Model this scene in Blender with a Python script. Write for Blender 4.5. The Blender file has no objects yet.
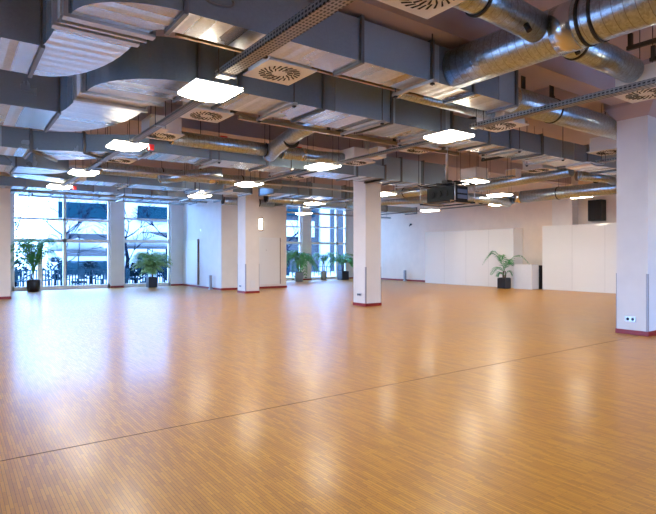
import bpy, math, random
from mathutils import Vector, Matrix
random.seed(7)
C = bpy.context.scene.collection
PI = math.pi

# ------------------------------------------------------------------ materials
def mat(name, base=(.8,.8,.8), rough=.5, metal=0., spec=.5, coat=0.):
    m = bpy.data.materials.new(name); m.use_nodes = True
    b = m.node_tree.nodes['Principled BSDF']
    b.inputs['Base Color'].default_value = (*base, 1)
    b.inputs['Roughness'].default_value = rough
    b.inputs['Metallic'].default_value = metal
    b.inputs['Specular IOR Level'].default_value = spec
    b.inputs['Coat Weight'].default_value = coat
    return m
def N(m, t, **kw):
    n = m.node_tree.nodes.new(t)
    for k, v in kw.items(): setattr(n, k, v)
    return n
def LK(m, a, b): m.node_tree.links.new(a, b)
def bsdf(m): return m.node_tree.nodes['Principled BSDF']
def coords(m, kind='Object', scale=(1,1,1), rot=(0,0,0)):
    t = N(m, 'ShaderNodeTexCoord'); p = N(m, 'ShaderNodeMapping')
    p.inputs['Scale'].default_value = scale; p.inputs['Rotation'].default_value = rot
    LK(m, t.outputs[kind], p.inputs['Vector']); return p.outputs['Vector']
def ramp(m, fac, stops):
    r = N(m, 'ShaderNodeValToRGB'); e = r.color_ramp.elements
    while len(e) < len(stops): e.new(.5)
    for i, (p, c) in enumerate(stops): e[i].position = p; e[i].color = (*c, 1) if len(c) == 3 else c
    LK(m, fac, r.inputs['Fac']); return r.outputs['Color']
def noise(m, vec, scale, detail=3):
    n = N(m, 'ShaderNodeTexNoise'); n.inputs['Scale'].default_value = scale; n.inputs['Detail'].default_value = detail
    LK(m, vec, n.inputs['Vector']); return n.outputs['Fac']
def bump(m, height, strength, dist=.01):
    b = N(m, 'ShaderNodeBump'); b.inputs['Strength'].default_value = strength; b.inputs['Distance'].default_value = dist
    LK(m, height, b.inputs['Height']); LK(m, b.outputs['Normal'], bsdf(m).inputs['Normal']); return b
def math_(m, op, a, b=None):
    n = N(m, 'ShaderNodeMath', operation=op)
    for i, v in enumerate((a, b)):
        if v is None: continue
        if hasattr(v, 'links'): LK(m, v, n.inputs[i])
        else: n.inputs[i].default_value = v
    return n.outputs[0]

def plaster(name, col, rough=.7):
    m = mat(name, col, rough, spec=.3)
    v = coords(m)
    f = noise(m, v, 2.5, 5)
    c = ramp(m, f, [(.3, tuple(x*.94 for x in col)), (.7, col)])
    LK(m, c, bsdf(m).inputs['Base Color'])
    bump(m, noise(m, v, 90, 3), .15, .002)
    return m

def duct_metal(name, axis=0, col=(.50,.52,.53), pitch=.17):
    """galvanised sheet: spangle, sheet strips that tilt a little"""
    m = mat(name, col, .34, metal=.92 if pitch < 1 else .55)
    v = coords(m)
    s = N(m, 'ShaderNodeSeparateXYZ'); LK(m, v, s.inputs[0])
    a = s.outputs[axis]
    u = math_(m, 'DIVIDE', a, pitch)
    fl = math_(m, 'FLOOR', u); fr = math_(m, 'FRACT', u)
    wn = N(m, 'ShaderNodeTexWhiteNoise', noise_dimensions='1D'); LK(m, fl, wn.inputs['W'])
    vo = N(m, 'ShaderNodeTexVoronoi'); vo.inputs['Scale'].default_value = 38; LK(m, v, vo.inputs['Vector'])
    sp = N(m, 'ShaderNodeSeparateColor'); LK(m, vo.outputs['Color'], sp.inputs[0])
    ns = noise(m, v, 1.3, 4)
    t = math_(m, 'ADD', math_(m, 'MULTIPLY', wn.outputs['Value'], .62), math_(m, 'MULTIPLY', sp.outputs[0], .16))
    t = math_(m, 'ADD', t, math_(m, 'MULTIPLY', ns, .3))
    c = ramp(m, t, [(.2, tuple(x*(.70 if pitch < 1 else .88) for x in col)), (.85, tuple(min(1, x*(1.35 if pitch < 1 else 1.12)) for x in col))])  # strip tones in the colour stand in for uneven reflections of tilted sheets
    LK(m, c, bsdf(m).inputs['Base Color'])
    rr = math_(m, 'ADD', math_(m, 'MULTIPLY', wn.outputs['Value'], .16), .16)
    LK(m, math_(m, 'ADD', rr, math_(m, 'MULTIPLY', ns, .12)), bsdf(m).inputs['Roughness'])
    tri = math_(m, 'ABSOLUTE', math_(m, 'SUBTRACT', fr, .5))
    h = math_(m, 'ADD', math_(m, 'MULTIPLY', tri, wn.outputs['Value']), math_(m, 'MULTIPLY', ns, .45))
    bump(m, h, .8 if pitch < 1 else .25, .02)
    return m

def spiral_metal(name, col=(.50,.52,.53), pitch=.11):
    """spiral seam pipe: UV.x runs along the pipe in metres, UV.y once around"""
    m = mat(name, col, .3, metal=.92)
    v = coords(m, 'UV'); s = N(m, 'ShaderNodeSeparateXYZ'); LK(m, v, s.inputs[0])
    u = math_(m, 'ADD', math_(m, 'DIVIDE', s.outputs[0], pitch), s.outputs[1])
    fr = math_(m, 'FRACT', u)
    d = math_(m, 'ABSOLUTE', math_(m, 'SUBTRACT', fr, .5))
    ridge = ramp(m, d, [(.0, (0,0,0)), (.45, (0,0,0)), (.49, (1,1,1))])
    o = coords(m)
    vo = N(m, 'ShaderNodeTexVoronoi'); vo.inputs['Scale'].default_value = 45; LK(m, o, vo.inputs['Vector'])
    sp = N(m, 'ShaderNodeSeparateColor'); LK(m, vo.outputs['Color'], sp.inputs[0])
    c = ramp(m, sp.outputs[0], [(0, tuple(x*.82 for x in col)), (1, tuple(min(1, x*1.2) for x in col))])
    mx = N(m, 'ShaderNodeMix', data_type='RGBA'); LK(m, ridge, mx.inputs[0]); LK(m, c, mx.inputs[6]); mx.inputs[7].default_value = (.24,.24,.24,1)
    LK(m, mx.outputs[2], bsdf(m).inputs['Base Color'])
    bump(m, ridge, .35, .008)
    return m

def parquet():
    m = mat('parquet', (.5,.25,.09), .3, spec=.5, coat=.22); bsdf(m).inputs['Coat Roughness'].default_value = .19
    v = coords(m, rot=(0,0,PI/2))
    b = N(m, 'ShaderNodeTexBrick', offset=.37, offset_frequency=2, squash=1)
    b.inputs['Scale'].default_value = 1; b.inputs['Mortar Size'].default_value = .0012; b.inputs['Mortar Smooth'].default_value = .2
    b.inputs['Brick Width'].default_value = .20; b.inputs['Row Height'].default_value = .022; b.inputs['Bias'].default_value = 0
    b.inputs['Color1'].default_value = (0,0,0,1); b.inputs['Color2'].default_value = (1,1,1,1); b.inputs['Mortar'].default_value = (.3,.3,.3,1)
    LK(m, v, b.inputs['Vector'])
    g = coords(m, scale=(60, 2.5, 1)); gr = noise(m, g, 1.0, 4)
    big = noise(m, coords(m), .9, 4)
    sc = N(m, 'ShaderNodeSeparateColor'); LK(m, b.outputs['Color'], sc.inputs[0])
    t = math_(m, 'ADD', math_(m, 'MULTIPLY', sc.outputs[0], .42), math_(m, 'MULTIPLY', gr, .34))
    t = math_(m, 'ADD', t, math_(m, 'MULTIPLY', big, .30))
    c = ramp(m, t, [(.12, (.33,.130,.007)), (.5, (.51,.225,.012)), (.9, (.66,.33,.03))])
    mx = N(m, 'ShaderNodeMix', data_type='RGBA'); LK(m, b.outputs['Fac'], mx.inputs[0]); LK(m, c, mx.inputs[6]); mx.inputs[7].default_value = (.16,.055,.015,1)
    LK(m, mx.outputs[2], bsdf(m).inputs['Base Color'])
    r = math_(m, 'ADD', math_(m, 'MULTIPLY', sc.outputs[0], .05), math_(m, 'MULTIPLY', big, .10))
    LK(m, math_(m, 'ADD', r, .34), bsdf(m).inputs['Roughness'])
    bump(m, sc.outputs[0], .06, .002)
    return m

def emit(name, col, s):
    m = bpy.data.materials.new(name); m.use_nodes = True; nt = m.node_tree
    nt.nodes.clear()
    e = nt.nodes.new('ShaderNodeEmission'); o = nt.nodes.new('ShaderNodeOutputMaterial')
    e.inputs[0].default_value = (*col, 1); e.inputs[1].default_value = s
    nt.links.new(e.outputs[0], o.inputs[0]); return m

def glass():
    m = bpy.data.materials.new('window_glass'); m.use_nodes = True; nt = m.node_tree; nt.nodes.clear()
    tr = nt.nodes.new('ShaderNodeBsdfTransparent'); gl = nt.nodes.new('ShaderNodeBsdfGlossy')
    tr.inputs[0].default_value = (.93,.97,1,1); gl.inputs['Roughness'].default_value = .02
    mx = nt.nodes.new('ShaderNodeMixShader'); fr = nt.nodes.new('ShaderNodeLayerWeight'); fr.inputs[0].default_value = .12
    o = nt.nodes.new('ShaderNodeOutputMaterial')
    nt.links.new(fr.outputs['Fresnel'], mx.inputs[0]); nt.links.new(tr.outputs[0], mx.inputs[1]); nt.links.new(gl.outputs[0], mx.inputs[2])
    nt.links.new(mx.outputs[0], o.inputs[0]); return m

M = dict(
    floor=parquet(),
    white=plaster('white_wall_paint', (.78,.78,.78)),
    warm=plaster('warm_wall_paint', (.88,.75,.61)),
    beige=plaster('beige_pillar_paint', (.80,.76,.70)),
    pink=plaster('pinkish_concrete', (.52,.43,.43), .8),
    ductx=duct_metal('galvanised_duct_sheet', 0),
    ducty=duct_metal('galvanised_bend_sheet', 1, pitch=.2),
    ductside_daylit=duct_metal('galvanised_side_daylit', 0, (.36,.47,.55), 1.3),  # bluish daylight on the duct sides is put into this colour
    flange=mat('flange_steel', (.18,.19,.20), .45, .8),
    channel=mat('zinc_channel', (.50,.50,.49), .4, .85),
    spiral=spiral_metal('spiral_pipe_sheet', (.43,.50,.55)),
    plainpipe=mat('smooth_sleeve_metal', (.66,.68,.70), .22, .95),
    strap=mat('black_rubber_strap', (.02,.02,.02), .6),
    dark=mat('dark_steel', (.06,.055,.05), .55, .3),
    tray=None,
    plate=mat('diffuser_plate_paint', (.74,.73,.70), .5),
    slot=mat('slot_black', (.012,.012,.012), .8),
    housing=mat('lamp_housing_paint', (.8,.8,.8), .35),
    lamp=emit('lamp_opal_glow', (1,.90,.73), 16),
    lampoff=mat('opal_acrylic', (.85,.86,.88), .15, coat=.5),
    walllamp=emit('wall_lamp_glow', (1,.93,.80), 5),
    red=mat('red_plastic', (.6,.02,.02), .4),
    skirting=mat('dark_red_skirting', (.27,.014,.014), .4),
    guard=mat('grey_corner_guard', (.33,.32,.33), .4, .3),
    frame=mat('white_window_frame', (.86,.88,.90), .4),
    gloss=mat('glossy_white_panel', (.86,.85,.80), .06, coat=.6),
    seam=mat('panel_seam', (.5,.49,.46), .6),
    door=mat('white_door_paint', (.80,.80,.78), .4),
    edge=mat('brown_door_edge', (.16,.10,.07), .5),
    black=mat('black_plastic', (.010,.010,.011), .45, spec=.3),
    grille=mat('grey_green_case', (.013,.015,.012), .6, spec=.2),
    blue=mat('blue_grey_plastic', (.12,.16,.25), .3),
    soil=mat('soil', (.05,.03,.02), .9),
    potblack=mat('black_pot_glaze', (.012,.013,.018), .35),
    potgrey=mat('grey_pot_glaze', (.28,.32,.36), .5),
    trunk=mat('palm_trunk', (.12,.08,.045), .8),
    steel=mat('brushed_steel', (.6,.6,.6), .3, .9),
    brass=mat('brown_brass', (.36,.22,.10), .35, .7),
    wood=mat('pale_wood', (.62,.40,.20), .5),
    box=mat('beige_box_plastic', (.78,.72,.63), .5),
    glass=glass(),
)
def leafmat(name, a, b):
    m = mat(name, a, .45, spec=.0 if 'shrub' in name else .4); f = noise(m, coords(m), 7, 2)
    LK(m, ramp(m, f, [(.3, a), (.7, b)]), bsdf(m).inputs['Base Color'])
    return m
M['leaf'] = leafmat('palm_leaf', (.03,.20,.05), (.09,.36,.11))
M['leafpale'] = leafmat('pale_leaf', (.14,.30,.08), (.30,.48,.18))
def traymat():
    m = mat('perforated_tray_steel', (.30,.29,.28), .42, .75)
    v = coords(m); s = N(m, 'ShaderNodeSeparateXYZ'); LK(m, v, s.inputs[0])
    a = math_(m, 'ABSOLUTE', math_(m, 'SUBTRACT', math_(m, 'FRACT', math_(m, 'MULTIPLY', s.outputs[1], 18)), .5))
    zx = math_(m, 'ADD', s.outputs[0], s.outputs[2])
    b = math_(m, 'ABSOLUTE', math_(m, 'SUBTRACT', math_(m, 'FRACT', math_(m, 'MULTIPLY', zx, 26)), .5))
    h = math_(m, 'MULTIPLY', math_(m, 'GREATER_THAN', a, .20), math_(m, 'GREATER_THAN', b, .22))
    LK(m, ramp(m, h, [(0, (.30,.29,.27)), (1, (.04,.038,.036))]), bsdf(m).inputs['Base Color'])
    return m
M['tray'] = traymat()

# ------------------------------------------------------------------ mesh builder
class MB:
    def __init__(s): s.v = []; s.f = []; s.uv = []; s.sm = []
    def add(s, vs, fs, smooth=False, uvs=None):
        o = len(s.v); s.v += [tuple(v) for v in vs]
        for i, f in enumerate(fs):
            s.f.append([o+k for k in f]); s.sm.append(smooth); s.uv.append(uvs[i] if uvs else None)
        return s
    def box(s, x0, x1, y0, y1, z0, z1):
        x0, x1 = sorted((x0,x1)); y0, y1 = sorted((y0,y1)); z0, z1 = sorted((z0,z1))
        v = [(x,y,z) for z in (z0,z1) for y in (y0,y1) for x in (x0,x1)]
        return s.add(v, [(0,2,3,1),(4,5,7,6),(0,1,5,4),(2,6,7,3),(0,4,6,2),(1,3,7,5)])
    def tube(s, pts, r, n=16, caps=True, uvscale=1.):
        pts = [Vector(p) for p in pts]; rr = r if isinstance(r, (list,tuple)) else [r]*len(pts)
        vs = []; L = 0; Ls = []; up = None
        for i, p in enumerate(pts):
            if i: L += (p-pts[i-1]).length
            Ls.append(L)
            if i == 0: t = pts[1]-p
            elif i == len(pts)-1: t = p-pts[i-1]
            else: t = (pts[i+1]-p).normalized() + (p-pts[i-1]).normalized()
            t.normalize()
            if up is None: up = Vector((0,0,1)) if abs(t.z) < .9 else Vector((1,0,0))
            a = t.cross(up).normalized(); b = a.cross(t).normalized(); up = b
            for k in range(n):
                w = 2*PI*k/n; vs.append(p + a*math.cos(w)*rr[i] + b*math.sin(w)*rr[i])
        fs = []; uv = []
        for i in range(len(pts)-1):
            for k in range(n):
                k2 = (k+1) % n
                fs.append((i*n+k, i*n+k2, (i+1)*n+k2, (i+1)*n+k))
                uv.append([(Ls[i],k/n),(Ls[i],(k+1)/n),(Ls[i+1],(k+1)/n),(Ls[i+1],k/n)])
        s.add(vs, fs, True, uv)
        if caps:
            m = len(pts)-1
            o = len(s.v)-len(vs)
            s.f.append([o+k for k in reversed(range(n))]); s.sm.append(False); s.uv.append(None)
            s.f.append([o+m*n+k for k in range(n)]); s.sm.append(False); s.uv.append(None)
        return s
    def lathe(s, prof, c, n=24, axis='z'):
        vs = []
        for r, h in prof:
            for k in range(n):
                w = 2*PI*k/n; vs.append((c[0]+r*math.cos(w), c[1]+r*math.sin(w), c[2]+h))
        fs = [(i*n+k, i*n+(k+1)%n, (i+1)*n+(k+1)%n, (i+1)*n+k) for i in range(len(prof)-1) for k in range(n)]
        s.add(vs, fs, True)
        o = len(s.v)-len(vs)
        s.f.append([o+k for k in reversed(range(n))]); s.sm.append(False); s.uv.append(None)
        s.f.append([o+(len(prof)-1)*n+k for k in range(n)]); s.sm.append(False); s.uv.append(None)
        return s
    def ribbon(s, A, B, z0, z1):
        """closed slab between two plan curves A and B (same count), z0..z1"""
        n = len(A)
        v = [(*p, z0) for p in A] + [(*p, z0) for p in B] + [(*p, z1) for p in A] + [(*p, z1) for p in B]
        f = []
        for i in range(n-1):
            f += [(i, i+1, n+i+1, n+i), (2*n+i, 3*n+i, 3*n+i+1, 2*n+i+1), (i, 2*n+i, 2*n+i+1, i+1), (n+i, n+i+1, 3*n+i+1, 3*n+i)]
        f += [(0, n, 3*n, 2*n), (n-1, 3*n-1, 4*n-1, 2*n-1)]
        f[-1] = (n-1, 3*n-1, 4*n-1, 2*n-1)
        return s.add(v, f)
    def build(s, name, m, parent=None, bevel=0):
        me = bpy.data.meshes.new(name)
        off = Vector(parent_world(parent)) if parent else Vector((0,0,0))
        me.from_pydata([Vector(v)-off for v in s.v], [], s.f)
        me.polygons.foreach_set('use_smooth', s.sm)
        if any(u for u in s.uv):
            l = me.uv_layers.new(name='UVMap')
            for p, u in zip(me.polygons, s.uv):
                if u:
                    for li, q in zip(p.loop_indices, u): l.data[li].uv = q
        import bmesh as _b
        bm = _b.new(); bm.from_mesh(me); _b.ops.recalc_face_normals(bm, faces=bm.faces); bm.to_mesh(me); bm.free()
        me.materials.append(m if not isinstance(m, str) else M[m])
        if m in ('ductx', 'ducty'):                     # sides get the painted daylight tint, the underside shows the sheet strips
            me.materials.append(M['ductside_daylit']); me.update()
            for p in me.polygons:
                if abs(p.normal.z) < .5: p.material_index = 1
        o = bpy.data.objects.new(name, me); C.objects.link(o)
        if parent: o.parent = parent
        if bevel:
            b = o.modifiers.new('bevel', 'BEVEL'); b.width = bevel; b.segments = 2; b.limit_method = 'ANGLE'
        return o
def parent_world(p):
    v = Vector((0,0,0))
    while p is not None: v += p.location; p = p.parent
    return v
def thing(name, label, cat, loc=(0,0,0), group=None):
    o = bpy.data.objects.new(name, None); C.objects.link(o); o.location = loc; o.empty_display_size = .1
    o['label'] = label; o['category'] = cat
    if group: o['group'] = group
    return o
def tag(o, label, cat, group=None):
    o['label'] = label; o['category'] = cat
    if group: o['group'] = group
    return o
def struct(name, mb, m, parent=None, bevel=0):
    o = mb.build(name, m, parent, bevel)
    if parent is None: o['kind'] = 'structure'
    return o
def sempty(name, loc=(0,0,0)):
    o = bpy.data.objects.new(name, None); C.objects.link(o); o.location = loc; o['kind'] = 'structure'; return o
def dup(root, loc, label, group=None):
    r = root.copy(); C.objects.link(r); r.location = loc; r['label'] = label
    if group: r['group'] = group
    for ch in list(root.children):
        c = ch.copy(); C.objects.link(c); c.parent = r
        for g in list(ch.children):
            d = g.copy(); C.objects.link(d); d.parent = c
    return r

# ------------------------------------------------------------------ room shell
XL, XR, YB, ZC = -7.0, 21.45, -6.0, 4.95
YW1, YW2 = 25.3, 26.2
struct('floor', MB().box(XL, XR+.3, YB, YW2+.3, -.2, 0), 'floor')
struct('ceiling', MB().box(XL, XR+.3, YB, YW2+.3, ZC, ZC+.2), 'pink')
struct('wall_right', MB().box(XR, XR+.3, YB, YW2+.3, 0, ZC), 'warm')
struct('wall_back', MB().box(XL, -3, YB-.3, YB, 0, ZC).box(-3, 4, YB-.3, YB, 0, 3.7).box(13, 17, YB-.3, YB, 0, 3.7).box(4, 13, YB-.3, YB, 2.5, 3.7).box(-3, 17, YB-.3, YB, 3.7, ZC).box(17, XR+.3, YB-.3, YB, 0, ZC), plaster('dark_back_wall', (.16,.19,.24)))  # unseen wall, made dark so the duct fronts reflect less
struct('wall_left', MB().box(XL-.3, XL, YB-.3, -1, 0, ZC).box(XL-.3, XL, -1, 5, 0, ZC).box(XL-.3, XL, 15, 19, 0, ZC).box(XL-.3, XL, 5, 15, 3.0, ZC).box(XL-.3, XL, 19, YW2+.3, 0, ZC), 'white')
struct('wall_front', MB().box(XL, 1.66, 20.82, YW1+.3, 0, ZC), 'warm')
struct('wall_side', MB().box(9.35, 12.55, 20.65, YW2+.3, 0, ZC), 'beige')
struct('wall_corner', MB().box(8.72, 9.35, YW1-.12, YW1+.3, 0, ZC).box(1.66, 2.08, YW1, YW1+.3, 0, ZC), 'white')
struct('wall_end', MB().box(12.55, 15.2, YW2, YW2+.3, 0, ZC).box(20.35, XR, YW2, YW2+.3, 0, ZC), 'white')
# flush daylight-side skin of the block is ordinary white paint
struct('wall_daylight_side', MB().box(9.33, 9.35, 20.67, YW1, 0, ZC), 'white')
struct('trim_1', MB().box(XR-.45, XR, 11.7, 12.6, 0, ZC), 'beige')            # pilaster in the right wall
struct('trim_2', MB().box(XL, XR, 4.55, 4.95, 4.36, ZC), 'pink')             # downstand beams on the pillar rows
struct('trim_3', MB().box(XL, XR, 18.45, 18.85, 4.4, ZC), 'pink')
struct('trim_4', MB().box(XL, XR, 11.75, 12.15, 4.45, ZC), 'pink')
struct('trim_5', MB().box(9.95, 10.45, YB, YW2, 4.50, ZC), 'pink')
struct('baseboard_right', MB().box(XR-.02, XR, YB, YW2, 0, .09), 'skirting')
struct('baseboard_side', MB().box(9.31, 9.33, 20.67, YW1-.12, 0, .08).box(9.31, 12.57, 20.63, 20.65, 0, .09), 'skirting')
struct('baseboard_front', MB().box(XL, 1.68, 20.80, 20.82, 0, .09).box(1.66, 1.68, 20.8, YW1, 0, .09), 'skirting')
struct('baseboard_corner', MB().box(8.72, 9.31, YW1-.14, YW1-.12, 0, .08), 'skirting')
struct('baseboard_end', MB().box(12.55, 15.2, YW2-.02, YW2, 0, .08).box(20.35, XR, YW2-.02, YW2, 0, .08), 'skirting')
struct('trim_6', MB().box(XL, XR, 4.478, 4.484, 0, .002), mat('joint_filler', (.12,.05,.02), .6))   # expansion joint in the parquet

# ------------------------------------------------------------------ windows
def window(name, x0, x1, y, z1, cols, rows, door_posts=()):
    """cols: x of the mullions, rows: z of the transoms; every pane a mesh of its own"""
    root = sempty(name, (x0, y, 0))
    f = MB(); t = .055
    f.box(x0, x0+t*1.5, y, y+.14, 0, z1).box(x1-t*1.5, x1, y, y+.14, 0, z1).box(x0, x1, y, y+.14, 0, .16).box(x0, x1, y, y+.14, z1-.08, z1)
    for x in cols: f.box(x-.06, x+.06, y-.01, y+.15, 0, z1)
    for i, z in enumerate(rows): f.box(x0, x1, y-.01, y+.15, z-(.07 if i == 0 else .04), z+(.07 if i == 0 else .04))
    for x in door_posts: f.box(x-.09, x+.09, y-.012, y+.152, 0, rows[0])
    f.build('window_frame', 'frame', root)
    xs = [x0] + list(cols) + [x1]; zs = [.1] + list(rows) + [z1]
    for i in range(len(xs)-1):
        for k in range(len(zs)-1):
            MB().box(xs[i]+.01, xs[i+1]-.01, y+.06, y+.07, zs[k]+.01, zs[k+1]-.01).build('pane', 'glass', root)
    return root
Z1 = ZC
window('window_1', 2.08, 5.93, YW1, Z1, [4.05], [2.12, 3.05], [3.1])
window('window_2', 6.50, 8.72, YW1, Z1, [], [2.15, 3.2])
window('window_3', 12.6, 16.95, YW2, Z1, [15.2], [2.22, 3.17])
window('window_4', 17.6, 20.35, YW2, Z1, [19.6], [2.22, 3.2])
def window_plain(name, a0, a1, c, z1, along):
    root = sempty(name, (a0, c, 0) if along == 'x' else (c, a0, 0))
    def bx(m, p, q_, u, v, z0, z_): return m.box(p, q_, c+u, c+v, z0, z_) if along == 'x' else m.box(c+u, c+v, p, q_, z0, z_)
    f = MB(); n = round((a1-a0)/2.5)
    for i in range(n+1):
        x = a0+(a1-a0)*i/n; bx(f, x-.05, x+.05, -.2, -.06, 0, z1)
    bx(f, a0, a1, -.2, -.06, 0, .1); bx(f, a0, a1, -.2, -.06, z1-.08, z1); bx(f, a0, a1, -.2, -.06, 2.15, 2.25)
    f.build('window_frame', 'frame', root)
    for i in range(n):
        p, q_ = a0+(a1-a0)*i/n+.05, a0+(a1-a0)*(i+1)/n-.05
        for z0, z_ in ((.1, 2.15), (2.25, z1-.08)):
            bx(MB(), p, q_, -.14, -.13, z0, z_).build('pane', 'glass', root)
window_plain('window_unseen_back', 4, 13, YB, 2.5, 'x')  # out of view, added to let bluish daylight in from behind
window_plain('window_unseen_left', 5, 15, XL, 3.0, 'y')  # also out of view, added for daylight from the left
# ------------------------------------------------------------------ pillars
def pillar(x, y, w, d, h, label, guards=True, outlet=None, grille=False, mat_='beige', cat='pillar'):
    r = thing('pillar', label, cat, (x+w/2, y+d/2, 0), 'square pillars standing in the hall')
    MB().box(x, x+w, y, y+d, 0, h).build('shaft', mat_, r)
    MB().box(x-.015, x+w+.015, y-.015, y+d+.015, 0, .085).build('skirting', 'skirting', r)
    if guards:
        for gx, gy in ((x, y), (x+w, y), (x, y+d)):
            MB().box(gx-.006, gx+.006 if gx > x else gx+.03, gy-.006, gy+.03 if gy == y else gy+.006, .085, 1.15).build('corner_guard', 'guard', r)
    if outlet:
        oy, oz = outlet
        o = MB().box(x-.022, x, oy-.09, oy+.09, oz-.045, oz+.045).build('power_outlet', 'steel', r)
        for dy in (-.045, .045):
            MB().tube([(x-.020, oy+dy, oz), (x-.025, oy+dy, oz)], .028, 14).build('socket', 'black', o)
    if grille:
        g = MB().box(x+.2, x+.42, y-.012, y, .22, .5).build('wall_grille', 'plate', r)
    return r
pillar(9.80, 11.70, .59, .57, ZC-.02, 'white square pillar in the middle of the hall, furthest from any wall', outlet=(11.98, .33))
pillar(9.33, 18.42, .6, .68, ZC-.02, 'square pillar with a grille near its base in front of the projecting wall block', outlet=(18.85, .27), grille=True)
p3 = pillar(10.42, 4.36, .5, .56, ZC-.02, 'largest and nearest white pillar with a double socket at the right edge', outlet=(4.66, .29), mat_='white')
hn = MB(); X0, X1_, Y0_, Y1_ = 10.42, 10.92, 4.36, 4.92
a, b = .0, .16
hn.add([(X0-a,Y0_-a,4.08),(X1_+a,Y0_-a,4.08),(X1_+a,Y1_+a,4.08),(X0-a,Y1_+a,4.08),(X0-b,Y0_-b,4.3),(X1_+b,Y0_-b,4.3),(X1_+b,Y1_+b,4.3),(X0-b,Y1_+b,4.3),
        (X0-b,Y0_-b,ZC),(X1_+b,Y0_-b,ZC),(X1_+b,Y1_+b,ZC),(X0-b,Y1_+b,ZC)],
       [(0,1,5,4),(1,2,6,5),(2,3,7,6),(3,0,4,7),(4,5,9,8),(5,6,10,9),(6,7,11,10),(7,4,8,11),(0,3,2,1),(8,9,10,11)])
hn.build('capital', 'pink', p3)
def wallpillar(x0, x1, y, label):
    r = thing('pillar', label, 'pillar', ((x0+x1)/2, y, 0), 'flat pillars between the windows')
    MB().box(x0, x1, y-.12, y+.2, 0, ZC).build('shaft', 'white', r)
    MB().box(x0-.01, x1+.01, y-.135, y-.12, 0, .09).build('skirting', 'skirting', r)
wallpillar(5.93, 6.50, YW1, 'white pillar between the two tall windows on the left')
wallpillar(16.95, 17.6, YW2, 'white pillar between the windows behind the grey potted palm')

# ------------------------------------------------------------------ doors, wall lamp, small wall fittings
d1 = sempty('door_1', (9.33, 24.3, 0))
MB().box(9.29, 9.33, 23.2, 25.1, .12, 2.2).build('door_leaf', 'door', d1)
MB().box(9.265, 9.33, 23.12, 23.2, .12, 2.24).build('door_edge', 'edge', d1)
for z in (1.75,): MB().box(9.275, 9.29, 24.3, 24.34, z, z+.04).build('lock', 'steel', d1)
d2 = sempty('door_2', (11.5, 20.65, 0))
MB().box(10.75, 12.17, 20.60, 20.65, .19, 2.28).build('door_leaf', 'door', d2)
MB().box(12.17, 12.2, 20.59, 20.65, .19, 2.28).build('door_edge', 'edge', d2)
MB().box(11.45, 11.48, 20.585, 20.60, 1.7, 1.74).build('lock', 'steel', d2)
for z in (2.1, .3): MB().box(12.2, 12.24, 20.6, 20.65, z, z+.09).build('hinge', 'steel', d2)
wl = thing('wall_lamp', 'lit square wall lamp with brown frame above the door of the projecting block', 'lamp', (11.1, 20.65, 2.9))
MB().box(10.96, 11.30, 20.61, 20.65, 2.58, 3.16).build('lamp_frame', 'edge', wl)
MB().box(11.0, 11.24, 20.55, 20.612, 2.63, 3.11).build('diffuser', 'walllamp', wl)
sw = MB().box(9.30, 9.33, 22.9, 22.98, 2.6, 2.68).build('intercom_panel', 'steel'); tag(sw, 'small metal plate high on the white wall beside the flush door', 'wall plate')
def post(x, y, label):
    r = thing('conduit_post', label, 'post', (x, y, 0), 'short grey posts against the walls')
    MB().box(x-.05, x+.05, y-.07, y+.07, 0, .62).build('post_body', 'guard', r, .01)
    MB().box(x-.07, x+.07, y-.09, y+.09, 0, .03).build('base_plate', 'steel', r)
post(9.2, 21.5, 'short grey post against the white wall beside the corner of the projecting block')
post(21.3, 21.9, 'short grey post against the right wall left of the long glossy partition')

# ------------------------------------------------------------------ panels on the right
r = thing('partition_panel', 'long glossy white partition box against the right wall behind the potted palm', 'partition', (21.1, 16.9, 0), 'glossy white partition boxes')
MB().box(20.7, XR-.03, 14.3, 19.75, 0, 2.72).build('panel_body', 'gloss', r, .01)
for y in (15.65, 17.0, 18.4): MB().box(20.697, 20.70, y-.004, y+.004, .02, 2.70).build('seam', 'seam', r)
r = thing('partition_panel', 'glossy white partition box partly hidden by the nearest pillar', 'partition', (21.2, 10.0, 0), 'glossy white partition boxes')
MB().box(20.98, XR-.03, 6.2, 13.05, 0, 2.76).build('panel_body', 'gloss', r, .01)
for y in (11.7, 10.35, 9.0, 7.6): MB().box(20.977, 20.98, y-.004, y+.004, .02, 2.74).build('seam', 'seam', r)
r = thing('white_counter', 'low white box cabinet between the two glossy partitions', 'cabinet', (20.7, 13.6, 0))
MB().box(20.42, 20.95, 13.22, 14.1, 0, 1.08).build('cabinet_body', 'white', r, .008)
MB().box(20.42, 20.95, 13.20, 13.22, .01, 1.07).build('side_panel', 'gloss', r)
r = thing('equipment_case', 'narrow black upright case beside the low white cabinet', 'case', (21.1, 13.35, 0))
MB().box(20.97, 21.35, 13.18, 13.6, 0, 1.04).build('case_body', 'black', r, .01)
MB().box(20.955, 20.97, 13.3, 13.5, .75, .8).build('handle', 'steel', r)
r = thing('wall_loudspeaker', 'black loudspeaker mounted high on the right wall above the glossy partition', 'loudspeaker', (21.2, 10.8, 2.9))
MB().box(21.0, XR-.06, 10.5, 11.05, 2.88, 3.72).build('cabinet', 'black', r, .01)
MB().box(20.985, 21.0, 10.55, 11.0, 2.93, 3.67).build('front_grille', 'slot', r)
MB().box(XR-.06, XR, 10.7, 10.85, 3.1, 3.5).build('wall_bracket', 'steel', r)
r = thing('hanging_sensor', 'tiny dark device on the wall above and left of the long glossy partition', 'sensor', (21.3, 19.9, 3.3))
MB().box(XR-.06, XR, 21.5, 21.6, 3.2, 3.3).build('mounting_box', 'black', r)
MB().tube([(XR-.06,21.55,3.25),(XR-.14,21.55,3.16)], .03, 10).build('lens', 'black', r)

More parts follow.
